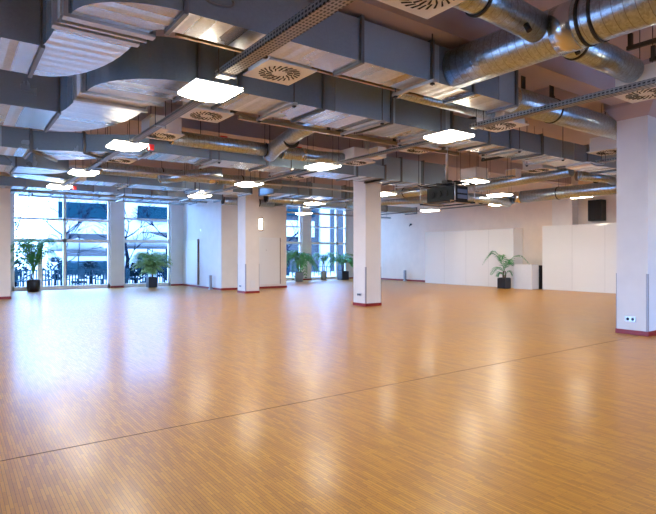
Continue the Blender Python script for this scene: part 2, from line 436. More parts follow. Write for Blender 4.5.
# ------------------------------------------------------------------ lamps
LZ = 3.55
def lamp_body(lit=True):
    r = thing('ceiling_light', 'x', 'ceiling light', (0,0,LZ), 'square glowing ceiling lights')
    w = .31
    MB().box(-.16, .16, -.16, .16, LZ+.035, LZ+.08).build('mount_box', 'channel', r)
    MB().box(-w, w, -w, w, LZ+.022, LZ+.037).build('housing', 'housing', r)
    # gently arched opal cover: middle hangs lower than the two side edges
    n = 9; v = []; f = []
    for i in range(n):
        t = -1+2*i/(n-1); x = t*w*.98; zz = LZ + .022 - .062*(1-.55*t*t)
        v += [(x,-w*.98,LZ+.022),(x,w*.98,LZ+.022),(x,-w*.98,zz),(x,w*.98,zz)]
    for i in range(n-1):
        a = 4*i; b = a+4
        f += [(a,b,b+1,a+1),(a+2,a+3,b+3,b+2),(a,a+2,b+2,b),(a+1,b+1,b+3,a+3)]
    f += [(0,1,3,2),(4*n-4,4*n-2,4*n-1,4*n-3)]
    MB().add([(p[0], p[1], p[2]) for p in v], f).build('diffuser', 'lamp' if lit else 'lampoff', r)
    rim = MB()
    for sy in (-1, 1):
        rim.tube([(-w*.98+2*w*.98*i/8, sy*w*.99, LZ+.010-.030*(1-.9*(2*i/8-1)**2)) for i in range(9)], .010, 5)
    for sx in (-1, 1): rim.tube([(sx*w*.99, -w*.98, LZ+.010), (sx*w*.99, w*.98, LZ+.010)], .004, 5)
    rim.build('rim', 'flange', r)
    return r
L0 = lamp_body()
for ch in L0.children:          # built around the origin in x,y; parts were offset by the root's location already
    pass
lamps = [
 (2.65,6.20,'nearest lit square ceiling light, left of the hall under the long duct'),
 (2.70,10.20,'lit square ceiling light second in the left row, beside a small red marker'),
 (2.70,14.15,'lit square ceiling light third in the left row from the camera'),
 (2.66,17.50,'lit square ceiling light fourth in the left row, with a red marker at its side'),
 (7.02,6.13,'lit square ceiling light directly above the hanging black projector'),
 (7.03,9.95,'lit square ceiling light up and to the left of the middle pillar top'),
 (7.03,13.65,'lit square ceiling light to the right of the grilled pillar top'),
 (7.05,17.40,'lit square ceiling light left of the grilled pillar, above the white wall'),
 (11.92,9.52,'lit square ceiling light peeking out just behind the hanging projector'),
 (11.88,13.2,'lit square ceiling light half hidden by the right side of the middle pillar'),
 (11.8,17.25,'lit square ceiling light above the windows, left of the middle pillar'),
 (14.2,21.7,'smallest lit ceiling light in front of the windows with the grey potted palm'),
 (17.95,9.72,'lit square ceiling light near the right wall left of the black loudspeaker'),
 (18.05,13.1,'lit square ceiling light near the right wall above the long glossy partition'),
 (17.98,16.85,'lit square ceiling light near the right wall above the partition left end'),
 (15.3,11.1,'lit square ceiling light small between spiral pipes right of the projector'),
 (2.65,2.3,'unseen lit square ceiling light added above the left foreground'),  # from here on out of frame; row added to help light the room
 (7.02,2.3,'unseen lit square ceiling light added above the right foreground'),
 (11.9,2.6,'unseen lit square ceiling light added right of the nearest pillar'),
 (-2.2,6.2,'unseen lit square ceiling light beyond the left edge'),
 (17.9,5.2,'unseen lit square ceiling light near the right wall behind the nearest pillar'),
]
for i, (x, y, lb) in enumerate(lamps):
    if i == 0: L0.location = (x, y, LZ); L0['label'] = lb
    else: dup(L0, (x, y, LZ), lb)
Lf = lamp_body(False); Lf.location = (12.3, 6.55, 3.62); Lf['label'] = 'unlit square ceiling light left of the nearest pillar, among the spiral pipes'; Lf['group'] = 'unlit ceiling lights'

def redbox(x, y, lb):
    o = MB().box(x-.045, x+.045, y-.045, y+.045, 3.50, 3.60).build('emergency_marker', 'red'); o2 = tag(o, lb, 'marker', 'small red markers beside lights')
redbox(3.10, 10.05, 'small red marker beside the second light of the left row')
redbox(3.07, 17.45, 'small red marker beside the fourth light of the left row')

# ------------------------------------------------------------------ air diffusers
def diffuser_body():
    r = thing('air_diffuser', 'x', 'air diffuser', (0,0,3.78), 'square swirl air diffusers under the ceiling')
    MB().box(-.34,.34,-.34,.34, 3.78, 3.80).build('face_plate', 'plate', r)
    MB().box(-.29,.29,-.29,.29, 3.80, 4.10).build('plenum_box', 'box', r)
    for ri, ro, n, tw in ((.10,.17,14,.25),(.18,.26,22,.22)):
        m = MB()
        for k in range(n):
            a = 2*PI*k/n; wd = .36*PI/n*2
            pts = []
            for rr, aa in ((ri,a),(ro,a+tw),(ro,a+tw+wd*.8),(ri,a+wd*.8)):
                pts.append((rr*math.cos(aa), rr*math.sin(aa)))
            v = [(*p, 3.7735) for p in pts] + [(*p, 3.7802) for p in pts]
            m.add(v, [(3,2,1,0),(4,5,6,7),(0,1,5,4),(1,2,6,5),(2,3,7,6),(3,0,4,7)])
        m.build('swirl_slots', 'slot', r)
    for sx in (-1,1):
        MB().tube([(sx*.2, 0, 4.10), (sx*.2, 0, ZC-.01)], .006, 6).build('hanger_rod', 'dark', r)
    return r
D0 = diffuser_body()
dl = [(3.35,5.68,'square swirl air diffuser right of the nearest ceiling light, by the near cable tray end'),
 (3.40,8.12,'square swirl air diffuser just below the nearest ceiling light in view'),
 (3.28,10.0,'square swirl air diffuser with boxed top beside the second light of the left row'),
 (3.4,3.2,'square swirl air diffuser at the top edge, left of the crossing spiral pipes'),
 (8.15,10.1,'square swirl air diffuser at the end of a spiral pipe above the middle pillar'),
 (8.25,8.05,'square swirl air diffuser between the middle pillar top and the projector'),
 (7.9,5.72,'square swirl air diffuser over the near end of the right cable tray'),
 (7.98,3.36,'square swirl air diffuser at the right edge beside the nearest pillar top'),
 (12.85,8.1,'square swirl air diffuser right of the projector above the gold lit pipe'),
 (12.8,10.2,'square swirl air diffuser behind and right of the projector'),
 (11.85,5.75,'square swirl air diffuser with boxed top close left of the nearest pillar'),
 (3.3,13.2,'square swirl air diffuser behind the third light of the left row'),
 (8.2,13.0,'square swirl air diffuser far behind the middle pillar, left side'),]
for i, (x, y, lb) in enumerate(dl):
    if i == 0: D0.location = (x, y, 3.78); D0['label'] = lb
    else: dup(D0, (x, y, 3.78), lb)

# ------------------------------------------------------------------ rectangular ducts
def q(p0, p1, mode, n=12):
    """elliptical quarter from p0 to p1; mode 'x' leaves p0 along x, 'y' leaves p0 along y"""
    out = []
    for i in range(n+1):
        t = PI/2*i/n
        if mode == 'x': x = p0[0]+(p1[0]-p0[0])*math.sin(t); y = p0[1]+(p1[1]-p0[1])*(1-math.cos(t))
        else: x = p0[0]+(p1[0]-p0[0])*(1-math.cos(t)); y = p0[1]+(p1[1]-p0[1])*math.sin(t)
        out.append((x, y))
    return out
def flangex(x, y0, y1, z0, z1, parent, t=.035):
    """collar around a duct that runs along x"""
    e = .035
    MB().box(x-t, x+t, y0-e, y1+e, z0-e, z0).box(x-t, x+t, y0-e, y1+e, z1, z1+e).box(x-t, x+t, y0-e, y0, z0, z1).box(x-t, x+t, y1, y1+e, z0, z1).build('flange', 'flange', parent)
def flangey(y, x0, x1, z0, z1, parent, t=.035, m='flange'):
    e = .035
    MB().box(x0-e, x1+e, y-t, y+t, z0-e, z0).box(x0-e, x1+e, y-t, y+t, z1, z1+e).box(x0-e, x0, y-t, y+t, z0, z1).box(x1, x1+e, y-t, y+t, z0, z1).build('flange', m, parent)
def hangerx(x, y0, y1, z0, parent):
    h = MB().box(x-.03, x+.03, y0-.16, y1+.12, z0-.075, z0-.036).build('hanger_channel', 'channel', parent)
    for y in (y0-.11, y1+.08):
        MB().tube([(x, y, z0-.11), (x, y, ZC-.01)], .009, 6).build('threaded_rod', 'dark', h)
        MB().box(x-.022, x+.022, y-.022, y+.022, z0-.10, z0-.076).build('nut', 'black', h)
def runx(root, xs, y0, y1, z0, z1, hang=()):
    for a, b in zip(xs[:-1], xs[1:]):
        MB().box(a+.004, b-.004, y0, y1, z0, z1).build('duct_section', 'ductx', root)
    for x in xs: flangex(x, y0, y1, z0, z1, root, .022)
    for x in hang: hangerx(x, y0, y1, z0, root)
def seq(a, b, step):
    n = max(1, round(abs(b-a)/step)); return [a+(b-a)*i/n for i in range(n+1)]
def bend(root, outer, inner, z0, z1): MB().ribbon(outer, inner, z0, z1).build('bend', 'ducty', root)

# A : nearest duct
A = thing('rectangular_duct', 'nearest galvanised duct across the top with an offset bend at upper left', 'air duct', (4,5,3.8), 'rectangular galvanised air ducts')
runx(A, [1.80, 3.95, 5.15, 6.0, 7.0], 4.80, 5.30, 3.80, 4.30, hang=(5.05,))
bend(A, q((1.80,4.80),(.93,5.50),'x'), q((1.80,5.30),(1.66,5.50),'x'), 3.8, 4.3)
MB().box(.93, 1.66, 5.50, 5.62, 3.8, 4.3).build('duct_section', 'ducty', A); flangey(5.52, .90, 1.70, 3.8, 4.3, A, .05, 'channel')
MB().box(.86, 1.62, 5.62, 5.85, 3.83, 4.27).build('flexible_joint', 'plate', A); flangey(5.80, .85, 1.62, 3.8, 4.3, A, .05, 'channel'); flangey(5.66, .90, 1.66, 3.8, 4.3, A, .02, 'channel')
bend(A, q((1.62,5.85),(.84,7.62),'y'), q((.86,5.85),(.80,6.50),'y'), 3.8, 4.35)
runx(A, [-3.2,-2.0,-.6,.82], 6.50, 7.62, 3.80, 4.35)
MB().tube([(2.13+.17*math.cos(t*PI/10), 4.795, 4.02+.07*math.sin(t*PI/10)) for t in range(21)], .012, 6, False).build('access_port', 'flange', A)
# B
B = thing('rectangular_duct', 'second galvanised duct behind the nearest one, wide with a curved offset on the left', 'air duct', (5,7.2,3.8), 'rectangular galvanised air ducts')
runx(B, [2.70, 3.3, 4.75, 6.2, 7.75], 6.72, 7.62, 3.80, 4.36, hang=(4.15, 5.9, 7.35))
bend(B, q((2.70,6.72),(1.55,7.92),'x'), q((2.70,7.62),(2.58,7.92),'x'), 3.8, 4.36)
MB().box(1.55, 2.58, 7.92, 8.1, 3.8, 4.36).build('duct_section', 'ducty', B); flangey(7.96, 1.53, 2.6, 3.8, 4.36, B, .04, 'channel')
MB().box(1.5, 2.5, 8.1, 8.5, 3.83, 4.33).build('flexible_joint', 'plate', B); flangey(8.42, 1.5, 2.5, 3.8, 4.36, B, .05, 'channel')
bend(B, q((2.50,8.5),(1.44,10.85),'y'), q((1.50,8.5),(1.40,9.35),'y'), 3.8, 4.4)
runx(B, [-3.0,-.6,.55,1.42], 9.35, 10.85, 3.80, 4.4)
B2 = thing('rectangular_duct', 'galvanised duct continuing right from the second duct to behind the nearest pillar', 'air duct', (11,7,3.8), 'rectangular galvanised air ducts')
runx(B2, [7.85, 9.0, 9.7, 10.9, 12.9, 14.6, 16.4], 6.80, 7.55, 3.80, 4.22, hang=(9.9, 11.6))
# C
Cc = thing('rectangular_duct', 'third galvanised duct passing over the middle pillar with an angled offset on the left', 'air duct', (6,11.2,3.6), 'rectangular galvanised air ducts')
runx(Cc, [3.3, 4.6, 6.0, 7.4, 8.7, 9.7], 10.75, 11.60, 3.60, 3.95, hang=(4.75, 6.6))
runx(Cc, [9.7, 10.4, 11.3, 12.3], 10.85, 11.60, 3.60, 4.25, hang=(11.0,))
MB().ribbon([(3.3,10.75),(2.2,11.5)], [(3.3,11.6),(2.75,12.1)], 3.6, 3.95).build('bend', 'ducty', Cc)
MB().ribbon([(2.2,11.5),(1.3,11.9)], [(2.75,12.1),(1.9,12.9)], 3.6, 3.98).build('bend', 'ducty', Cc)
for p, w in (((3.3,10.75),(3.3,11.6)), ((2.2,11.5),(2.75,12.1)), ((1.3,11.9),(1.9,12.9))):
    MB().tube([(*p, 3.585), (*w, 3.585)], .035, 6).tube([(*p, 3.585), (*p, 4.0)], .03, 6).build('flange', 'flange', Cc)
runx(Cc, [-3.0,-1.2,.2,1.3], 11.9, 12.9, 3.60, 4.0)
# D
Dd = thing('rectangular_duct', 'fourth galvanised duct with a rounded end plate behind the third left row light', 'air duct', (6,16.3,3.6), 'rectangular galvanised air ducts')
runx(Dd, [2.9, 4.3, 6.3, 8.3], 15.95, 16.85, 3.60, 3.86, hang=(4.2, 6.4))
bend(Dd, q((2.4,14.4),(1.3,15.5),'y'), q((1.6,14.3),(1.2,14.35),'y'), 3.6, 3.95)
bend(Dd, q((2.9,15.95),(2.0,15.6),'x'), q((2.9,16.85),(1.2,15.65),'x'), 3.6, 3.9)
runx(Dd, [-3.0,-.8,.4,1.25], 14.3, 15.5, 3.60, 3.95)
E_ = thing('rectangular_duct', 'beige looking duct between the grilled pillar and the middle pillar', 'air duct', (10.5,15.7,3.6), 'rectangular galvanised air ducts')
runx(E_, [8.9, 9.9, 10.4, 12.0, 12.8], 15.5, 16.5, 3.62, 4.08, hang=(9.5, 11.3))
F_ = thing('rectangular_duct', 'far shallow duct running above the left windows', 'air duct', (4,20,3.7), 'rectangular galvanised air ducts')
runx(F_, [-2,0,2,4,6,8,8.8], 19.4, 20.2, 3.70, 4.0, hang=(1, 5, 7.4))
G_ = thing('rectangular_duct', 'far shallow duct above the windows behind the middle pillar', 'air duct', (15,21,3.7), 'rectangular galvanised air ducts')
runx(G_, [11.5,13.5,15.5,17.5,19.6], 19.3, 20.1, 3.66, 3.95, hang=(12.4, 16.5))
H_ = thing('rectangular_duct', 'grey duct closing the view above the far left window tops', 'air duct', (4,23.4,3.8), 'rectangular galvanised air ducts')
runx(H_, [1.8,3.2,4.9,6.6,9.0], 22.6, 23.5, 3.86, 4.3, hang=(2.5, 5.8))

# ------------------------------------------------------------------ spiral ducts
def pipe(label, pts, r, straps=(), fitting=None, cap=True, group='round spiral seam air pipes', hang=True, collar=True):
    p0, p1 = Vector(pts[0]), Vector(pts[-1])
    root = thing('spiral_duct', label, 'air duct', tuple(p0), group)
    MB().tube(pts, r, 32).build('pipe', 'spiral', root)
    d = (p1-p0)
    for s_ in straps:
        c = p0 + d*s_; dn = d.normalized()
        k = MB().tube([c-dn*.018, c+dn*.018], r+.012, 32).build('strap', 'strap', root)
        if hang: MB().tube([c+Vector((0,0,r)), (c.x, c.y, ZC-.01)], .007, 6).build('strap_rod', 'dark', k)
    if fitting:
        for s0, s1 in fitting:
            MB().tube([p0+d*s0, p0+d*s1], r+.006, 32).build('sleeve', 'plainpipe', root)
    if collar: MB().tube([p0-d.normalized()*.0, p0+d.normalized()*.03], r+.01, 32).build('end_collar', 'plainpipe', root)
    return root
big = pipe('widest spiral pipe sloping up to the right out of the nearest duct', [(5.62,4.79,4.05),(5.62,4.0,4.05),(5.62,3.0,4.05),(5.62,.2,4.05)], .265, (.43,.40), [(.33,.385)], collar=False)
crossl = pipe('spiral pipe joining the widest pipe from the left at the top edge', [(3.80,3.42,4.12),(4.5,3.42,4.12),(5.40,3.42,4.08)], .165, (.35,), collar=False)
damper = MB().tube([(5.0,3.3,3.97),(5.0,3.26,3.89)], .03, 12).build('damper_knob', 'black', crossl)
crossr = pipe('spiral pipe leaving the widest pipe to the right towards the nearest pillar', [(5.80,3.42,4.08),(7.0,3.42,4.08),(7.66,3.42,4.06)], .17, (.22,), collar=False)
MB().tube([(5.98,3.3,3.95),(5.98,3.26,3.87)], .03, 12).build('damper_knob', 'black', crossr)
pipe('spiral pipe from the nearest duct end running right behind the nearest pillar', [(7.02,5.14,4.03),(10.0,5.14,4.03),(14.0,5.14,4.03)], .205, (.22,), [(0,.05)])
pipe('short spiral pipe tucked under the nearest duct end towards the third diffuser', [(5.3,5.62,3.9),(6.6,5.62,3.9),(7.5,5.62,3.9)], .09, ())
tee = pipe('thin spiral pipe with red mark left of the slanting branch pipe', [(3.6,10.42,3.88),(5.0,10.42,3.88),(6.0,10.42,3.88)], .145, (.9,))
pipe('slanting branch spiral pipe rising to the second duct from the thin pipe', [(5.98,10.6,3.82),(5.9,10.1,3.92),(5.8,9.0,4.06),(5.75,8.1,4.10)], .17, (.45,))
pipe('thin shiny spiral pipe with red mark ending in the boxed diffuser by the middle pillar', [(6.2,10.42,3.88),(7.2,10.42,3.88),(7.88,10.3,3.88)], .145, (), [(.3,.36)])
for x, lb in ((4.75,'left of the slanting branch pipe'),(6.65,'right of the slanting branch pipe')):
    tag(MB().box(x-.08,x+.08,10.38,10.46,4.024,4.05).build('red_label', 'red'), 'small red tag on the thin spiral pipe '+lb, 'tag', 'small red pipe tags')
r2 = pipe('long gold lit spiral pipe behind the third duct across the left half', [(3.3,15.25,3.88),(6.0,15.25,3.88),(9.0,15.25,3.88)], .165, (.3,.75), [(.55,.6)])
pipe('short silver flexible elbow pipe hanging off the long gold lit pipe', [(4.9,15.0,3.72),(5.2,14.6,3.72),(5.6,14.2,3.78),(6.3,13.9,3.86)], .15, (.35,.8), hang=False)
pipe('spiral pipe passing behind the middle pillar on its right side', [(10.1,18.2,3.75),(11,18.2,3.75),(14.0,18.2,3.75)], .17, (.3,.6))
pipe('gold lit spiral pipe rising right of the projector', [(14.2,12.6,3.72),(14.2,10.5,3.8),(14.3,8.0,3.9)], .17, (.3,))
pipe('spiral pipe behind the projector leading towards the middle pillar', [(13.2,15.3,3.72),(13.2,14.0,3.72),(13.2,11.8,3.75)], .17, (.5,))
pipe('pale flexible spiral pipe bending right of the projector under the gold lit pipe', [(14.6,12.0,3.52),(15.3,11.8,3.50),(16.4,11.7,3.46),(16.9,11.9,3.45)], .16, (.35,))
pipe('wide shiny spiral pipe above the loudspeaker near the right wall', [(16.9,12.0,3.62),(16.9,9.5,3.62),(16.9,5.0,3.62)], .21, (.3,), [(.06,.1)])
pipe('thin spiral pipe above the far right lights near the partition', [(15.4,8.4,3.9),(16.1,7.9,3.85),(16.6,7.9,3.8)], .15, (.5,))
pipe('far spiral pipe above the long glossy partition', [(13.9,17.7,3.70),(13.9,16.9,3.70),(15.8,14.9,3.74)], .15, (.4,))
pipe('far shiny pipe over the door of the projecting block', [(9.0,19.8,3.72),(10.2,19.8,3.72),(11.35,19.8,3.72)], .16, (.3,.7))

# ------------------------------------------------------------------ cable trays
def tray(label, x, segs, w=.13, z=3.60, h=.055, step=1.9, m='tray', group='cable trays carrying the light rows'):
    r = thing('cable_tray', label, 'cable tray', (x, (segs[0][0]+segs[-1][1])/2, z), group)
    for y0, y1 in segs:
        ch = MB().box(x-w/2, x+w/2, y0, y1, z, z+.006).box(x-w/2, x-w/2+.005, y0, y1, z, z+h).box(x+w/2-.005, x+w/2, y0, y1, z, z+h).build('channel', m, r)
        c = MB()
        for k in range(3):
            c.tube([(x-w/4+k*w/4, y0+.03, z+.016), (x-w/4+k*w/4, y1-.03, z+.016)], .009, 6)
        c.build('cables', 'strap', ch)['kind'] = 'stuff'
        for y in seq(y0+.15, y1-.15, step):
            if any(a-.05 < y < b+.05 for a, b in ((4.8,5.3),(6.7,7.65),(10.7,11.65),(15.4,16.9),(19.2,20.3))): continue
            k = MB().box(x-w/2-.03, x+w/2+.03, y-.018, y+.018, z-.014, z-.001).build('support_bar', 'channel', r)
            for s_ in (-1, 1):
                MB().tube([(x+s_*(w/2+.02), y, z-.03), (x+s_*(w/2+.02), y, ZT_)], .006, 6).build('rod', 'dark', k)
    return r
ZT_ = ZC-.01
def between(ys, y0, y1, g=.36):
    out = []; a = y0
    for y in ys:
        if y-g > a+.2: out.append((a, y-g))
        a = max(a, y+g)
    if y1 > a+.2: out.append((a, y1))
    return out
ZT = 3.535
tray('near perforated cable tray running up from the nearest ceiling light', 2.62, between([2.3], -1.0, 5.80), .17, 3.60, .08)
tray('cable tray linking the lights of the left row further back', 2.68, between([10.2,14.15,17.5], 6.6, 18.6), .12, ZT, .045)
tray('perforated cable tray from the right edge to the light above the projector', 7.05, between([2.3], .5, 5.65), .15, 3.60, .07)
tray('cable tray linking the lights towards the grilled pillar', 7.03, between([9.95,13.65,17.4], 6.6, 18.4), .12, ZT, .045)
tray('cable tray above the gap between the middle pillar and the projector', 11.9, between([9.52,13.2,17.25], 8.2, 18.2), .12, ZT, .045)
tray('perforated cable tray passing close left of the nearest pillar', 12.0, [(3.2, 6.1)], .14, 3.60, .06)
tray('grey rail along the right wall lights above the partitions', 18.0, between([5.2,9.72,13.1,16.85], 5.6, 21.0), .10, 3.56, .05, 3.0)
def railx(label, y, x0, x1, z, rad=.03):
    r = thing('conduit_pipe', label, 'pipe', ((x0+x1)/2, y, z), 'thin grey conduit pipes near the windows')
    MB().tube([(x0,y,z),(x1,y,z)], rad, 10).build('pipe', 'channel', r)
    for x in seq(x0+.3, x1-.3, 2.2):
        MB().tube([(x,y,z+rad*.5),(x,y,ZC)], .008, 6).build('rod', 'dark', r)
railx('thin grey conduit crossing above the left windows, the nearer one', 21.4, 1.9, 9.0, 3.78)
railx('thin grey conduit crossing above the left windows, the farther one', 24.4, 2.2, 9.1, 3.92, .05)
railx('thin grey conduit above the windows with the grey potted palm', 22.8, 12.8, 21.0, 3.68, .05)
railx('thin grey conduit behind the third duct above the left row of lights', 13.9, 2.9, 11.5, 3.66)

# flat brown profile lying behind the wide duct
r = thing('steel_angle_rail', 'long flat brass coloured rail just behind the second duct', 'rail', (5,8,3.8))
MB().box(3.85, 9.3, 7.82, 7.88, 3.74, 3.81).build('rail', 'brass', r)
for x in (4.5, 6.3, 8.8): MB().tube([(x,7.85,3.82),(x,7.85,ZC)], .007, 6).build('rod', 'dark', r)
r = thing('steel_angle_rail', 'long thin brown strip directly behind the nearest duct', 'rail', (4,5.5,3.8))
MB().box(1.95, 5.7, 5.46, 5.50, 3.84, 3.92).build('rail', 'brass', r)
for x in (2.8, 4.6): MB().tube([(x,5.49,3.94),(x,5.49,ZC)], .007, 6).build('rod', 'dark', r)

# small beige boxes fixed at the trays
def bbox(x, y, lb, z=3.58):
    r = thing('tray_box', lb, 'box', (x, y, z), 'small beige boxes beside the cable trays')
    MB().box(x-.12, x+.12, y-.16, y+.16, z, z+.22).build('box_body', 'box', r, .006)
    MB().box(x-.125, x-.12, y-.15, y+.15, z+.01, z+.21).build('end_cover', 'wood', r)
bbox(2.84, 8.75, 'small beige box with wooden coloured end next to the boxed diffuser on the left')
bbox(7.45, 8.5, 'small beige box above the left edge of the middle pillar')
bbox(7.4, 15.9, 'small beige box between two lights above the grilled pillar')
bbox(2.95, 15.9, 'small beige box just above the fourth light of the left row')
bbox(12.3, 8.5, 'small beige box right of the projector beneath the tray')
bbox(12.2, 15.9, 'small beige box above the palms by the far windows')

# dark bracket channels hung under the slab
def bracket(x0, x1, y, z, lb, along='x', w=.06):
    r = thing('ceiling_bracket', lb, 'bracket', ((x0+x1)/2, y, z), 'dark steel brackets below the ceiling slab')
    if along == 'x':
        MB().box(x0, x1, y-w/2, y+w/2, z, z+.06).build('bar', 'dark', r)
        for x in (x0+.05, x1-.05): MB().box(x-.03, x+.03, y-w/2, y+w/2, z+.06, ZC).build('stem', 'dark', r)
    else:
        MB().box(y-w/2, y+w/2, x0, x1, z, z+.06).build('bar', 'dark', r); r.location = (y, (x0+x1)/2, z)
        for ch in r.children: ch.location = (0,0,0); ch.matrix_parent_inverse.identity()
        for k in r.children:
            for v in k.data.vertices: v.co += Vector(((x0+x1)/2 - y, y-(x0+x1)/2, 0))
        for yy in (x0+.05, x1-.05): MB().box(y-w/2, y+w/2, yy-.03, yy+.03, z+.06, ZC).build('stem', 'dark', r)
bracket(4.6, 6.4, 4.2, 4.6, 'dark steel bar seen above the nearest duct', 'y')
bracket(6.9, 8.9, 5.9, 4.45, 'dark steel bar behind the right running spiral pipe')
bracket(5.6, 8.6, 9.4, 4.5, 'dark steel bar above and left of the pillar near the nearest duct end', 'y')
bracket(8.3, 10.1, 4.6, 4.35, 'dark steel bar below the slab over the slanting branch pipe', 'y')
bracket(8.3, 10.0, 7.2, 4.3, 'dark steel bar left of the diffuser box by the middle pillar', 'y')
bracket(8.3, 10.0, 9.3, 4.3, 'dark steel bar right of the projector pole', 'y')
bracket(8.6, 10.0, 10.6, 4.3, 'second dark steel bar right of the projector pole', 'y')
bracket(8.3, 9.7, 9.0, 4.25, 'dark steel cross bar above the projector')
bracket(1.6, 3.9, 8.6, 4.7, 'first of the dark steel bars beside the nearest pillar top', 'y')
bracket(1.6, 3.9, 9.4, 4.7, 'second of the dark steel bars beside the nearest pillar top', 'y')
bracket(1.6, 3.9, 7.9, 4.7, 'third of the dark steel bars beside the nearest pillar top', 'y')
bracket(9.0, 10.0, 12.9, 4.3, 'dark steel bar over the gold lit spiral pipe', 'y')

# ------------------------------------------------------------------ hanging projector
px_, py_ = 8.92, 7.85
P = thing('projector', 'black video projector hanging in an open cage from a pole', 'projector', (px_, py_, 2.7))
x0, x1, y0, y1, z0, z1 = px_-.22, px_+.22, py_-.40, py_+.40, 2.64, 3.03
MB().box(x0, x1, y0, y1, z0+.03, z1-.04).build('projector_body', 'black', P, .015)
sp = MB().box(x0-.012, x0, y0+.02, y1-.02, z0+.05, z1-.06).build('side_panel', 'grille', P)
for k in range(3):
    yc = y0+.22+k*.19; f = MB().tube([(x0-.012, yc+.02, (z0+z1)/2), (x0-.03, yc+.02, (z0+z1)/2)], .078, 20).build('fan_grille', 'slot', P)
    rg = MB()
    for rr in (.03,.055,.078):
        pts = [(x0-.031, yc+.02+rr*math.cos(t*PI/10), (z0+z1)/2+rr*math.sin(t*PI/10)) for t in range(21)]
        rg.tube(pts, .003, 5, False)
    rg.build('fan_ring', 'grille', f)
MB().box(x0+.10, x1-.04, y0-.012, y0, z0+.08, z0+.16).build('connector_panel', 'blue', P)
MB().box(x0+.10, x1-.04, y0-.012, y0, z0+.20, z0+.28).build('connector_panel', 'blue', P)
e = .11
for zz in (z0-.02, z1):
    MB().box(x0-e, x1+e, y0-e, y0-e+.025, zz, zz+.035).box(x0-e, x1+e, y1+e-.035, y1+e, zz, zz+.035).box(x0-e, x0-e+.025, y0-e, y1+e, zz, zz+.025).box(x1+e-.025, x1+e, y0-e, y1+e, zz, zz+.025).build('cage_ring', 'black', P)
MB().box(x0-e, x1+e, y0, y0+.02, z0-.02, z0+.03).box(x0-e, x1+e, y1-.02, y1, z0-.02, z0+.03).build('cage_shelf', 'wood', P)
for xx, yy in ((x0-e+.012,y0-e+.012),(x1+e-.012,y0-e+.012),(x0-e+.012,y1+e-.012),(x1+e-.012,y1+e-.012)):
    MB().tube([(xx,yy,z0-.04),(xx,yy,z1+.04)], .012, 8).build('cage_post', 'steel', P)
MB().box(x0-e, x1+e, py_-.03, py_+.03, z1, z1+.04).box(px_-.03, px_+.03, y0-e, y1+e, z1, z1+.04).box(px_-.08, px_+.08, py_-.08, py_+.08, z1+.04, z1+.12).build('cage_yoke', 'black', P)
MB().tube([(px_,py_,z1+.1),(px_,py_,ZC)], .028, 14).build('pole', 'steel', P)
MB().tube([(px_-.05,py_-.04,z1+.12),(px_-.12,py_-.05,z1+.35),(px_-.03,py_-.04,z1+.6),(px_-.035,py_-.04,ZC-.02)], .008, 6).build('cable', 'steel', P)

# ------------------------------------------------------------------ potted palms
def frond(base, az, L, rise, droop, nl, lw, ll, twist=0):
    """one palm frond: arching rib and two rows of narrow folded leaflets"""
    m = MB(); d = Vector((math.cos(az), math.sin(az), 0)); side = Vector((-d.y, d.x, 0)); pts = []
    n = nl
    for i in range(n+1):
        t = i/n; pts.append(Vector(base) + d*(L*(t**1.15)) + Vector((0,0, rise*math.sin(min(1.,t*1.1)*PI*.55) - droop*t**2.6)))
    m.tube([tuple(p) for p in pts], [.010*(1-.8*i/n)+.001 for i in range(n+1)], 5, True)
    for i in range(int(n*.18), n+1):
        t = i/n; p = pts[i]; tg = (pts[min(i+1,n)]-pts[max(i-1,0)]).normalized()
        ln = ll*math.sin(PI*(.18+.78*t))**.7
        for s_ in (-1,1):
            dr = (tg*.75 + side*s_*.85 + Vector((0,0,.10-random.random()*.35))).normalized()
            w = tg.cross(dr).cross(dr).normalized()*lw*.5
            a = p; b = p + dr*ln*.5 + Vector((0,0,-.02*ln)); c = p + dr*ln + Vector((0,0,-.32*ln))
            th = Vector((0,0,.0015))
            v = [a-w*.3, a+w*.3, b+w, b-w, c, a-w*.3-th, a+w*.3-th, b+w-th, b-w-th, c-th]
            m.add(v, [(0,1,2,3),(3,2,4),(6,5,8,7),(7,8,9),(0,5,6,1),(1,6,7,2),(2,7,9,4),(4,9,8,3),(3,8,5,0)])
    return m
